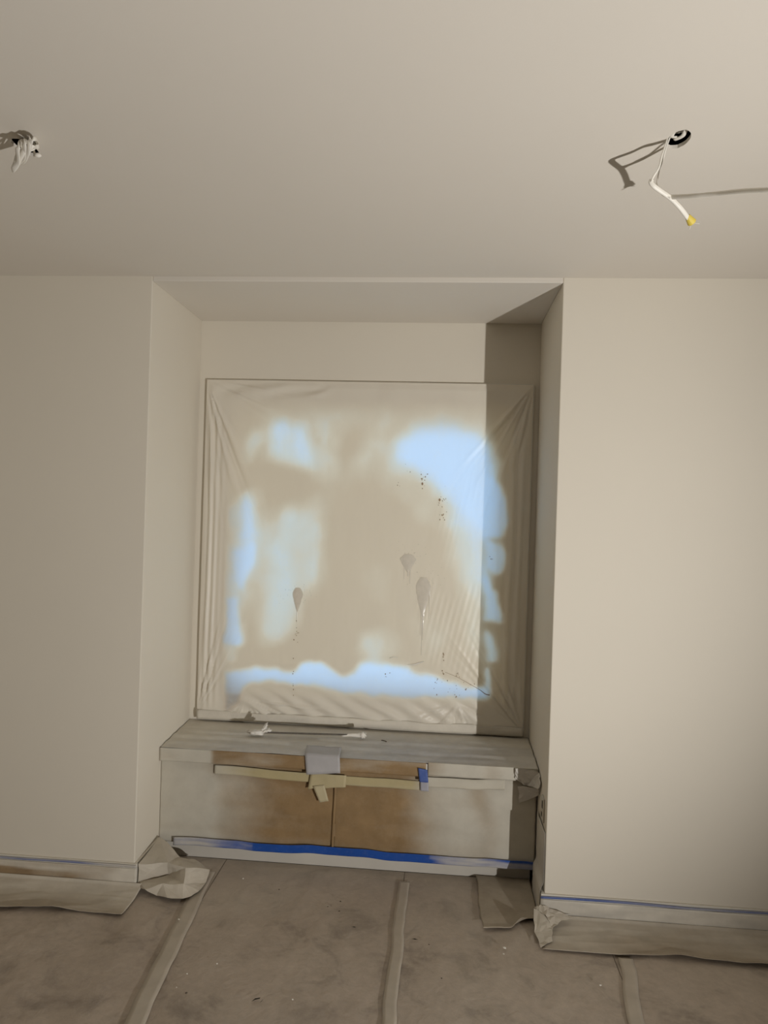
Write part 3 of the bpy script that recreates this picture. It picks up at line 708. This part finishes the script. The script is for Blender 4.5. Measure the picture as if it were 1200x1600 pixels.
hx, hy = HOLES[0][:2]
wb = empty('ceiling_cable', (hx, hy, ZC)); tag(wb, 'flat white cables with a yellow wire nut hanging from a ceiling hole', 'cable')
EDGE = (-.87, .25, .17)
tube('cable', [(.530, -.985, 2.50), (.516, -.985, 2.455), (.503, -.995, 2.415), (.495, -1.004, 2.392), (.490, -1.003, 2.366), (.478, -1.001, 2.345), (.474, -1.000, 2.333)],
     .0058, cablem, wb, flat=.38, up_hint=EDGE)
tube('cable', [(.475, -1.001, 2.339), (.474, -1.000, 2.333), (.482, -.998, 2.325), (.500, -.990, 2.317), (.526, -.980, 2.305), (.552, -.968, 2.288), (.574, -.951, 2.274), (.581, -.944, 2.271)],
     .0058, cablem, wb, flat=.5, up_hint=(0, 1, .3))
tube('cable', [(.540, -.970, 2.50), (.522, -.962, 2.450), (.513, -.949, 2.407), (.508, -.943, 2.388), (.502, -.950, 2.350), (.508, -.975, 2.318), (.526, -.982, 2.303)],
     .0055, cablem, wb, flat=.35, up_hint=EDGE)
tube('cable', [(.524, -.974, 2.310), (.530, -.985, 2.305), (.562, -1.037, 2.284), (.595, -1.085, 2.267), (.624, -1.150, 2.243), (.653, -1.205, 2.220), (.675, -1.236, 2.207)],
     .0054, cablem, wb, flat=.5, up_hint=(.2, .85, .45))
nut = wnut((.585, -.940, 2.2705), (-.5, -.4, .35), wb)
tube('wire_tip', [(.588, -.938, 2.268), (.598, -.938, 2.262), (.608, -.941, 2.259)], .0012, copperm, nut, seg=5)
tube('wire_tip', [(.588, -.938, 2.268), (.590, -.932, 2.258), (.588, -.930, 2.250)], .0012, copperm, nut, seg=5)
tube('wire_tip', [(.580, -.943, 2.276), (.575, -.940, 2.284), (.570, -.936, 2.286)], .0016, cablem, nut, seg=5)
# cable slack bunched up in the hole
def slack(hx, hy, parent, seed, n=5):
    r_ = random.Random(seed)
    for k in range(n):
        a = r_.uniform(0, 6.28); pts = []
        for j in range(6):
            pts.append((hx+.017*math.cos(a+j*1.25)*r_.uniform(.5, 1.1), hy+.034*math.sin(a+j*1.25)*r_.uniform(.5, 1.1), ZC+.012+k*.010+r_.uniform(0, .012)))
        tube('cable_slack', pts, .0052, cablem, parent, flat=.45, up_hint=(.2, .1, 1))
slack(hx, hy, wb, 3, 8)

hx, hy = HOLES[1][:2]
wl = empty('ceiling_cable', (hx, hy, ZC)); tag(wl, 'bunched coil of flat white cable hanging from a ceiling hole', 'cable')
slack(hx, hy, wl, 8, 7)
# folded loops hanging below the hole
for k in range(5):
    r_ = random.Random(40+k); q = lambda a: r_.uniform(-a, a)
    dx = .009*k-.016; dz = .006*(k-2)
    tube('cable_loop', [(-1.085+dx*.5, -.990, 2.470), (-1.070+dx, -1.015+q(.008), 2.440), (-1.034+dx+q(.004), -1.078+q(.01), 2.405+dz), (-1.030+dx, -1.090+q(.008), 2.388+dz),
                        (-1.047+dx, -1.072+q(.008), 2.374+dz), (-1.068+dx, -1.052+q(.006), 2.369+dz+q(.006)), (-1.082+dx*.7, -1.038, 2.373+dz), (-1.078+dx*.7, -1.034, 2.386+dz),
                        (-1.062+dx*.8, -1.040+q(.006), 2.402+dz*.5), (-1.050+dx*.6, -1.020, 2.425), (-1.085+dx*.4, -.985, 2.465)], .0072-.0004*k, cablem, wl, flat=.32, up_hint=(.35, .8, .5), sub=8)
tube('cable', [(-1.076, -.985, 2.45), (-1.070, -.985, 2.425), (-1.062, -.995, 2.412), (-1.054, -1.002, 2.411)], .0035, cablem, wl, flat=.6)
blob('wire_cap', (-1.050, -1.002, 2.411), (.008, .006, .006), wadm, wl, 31, .2, 2)
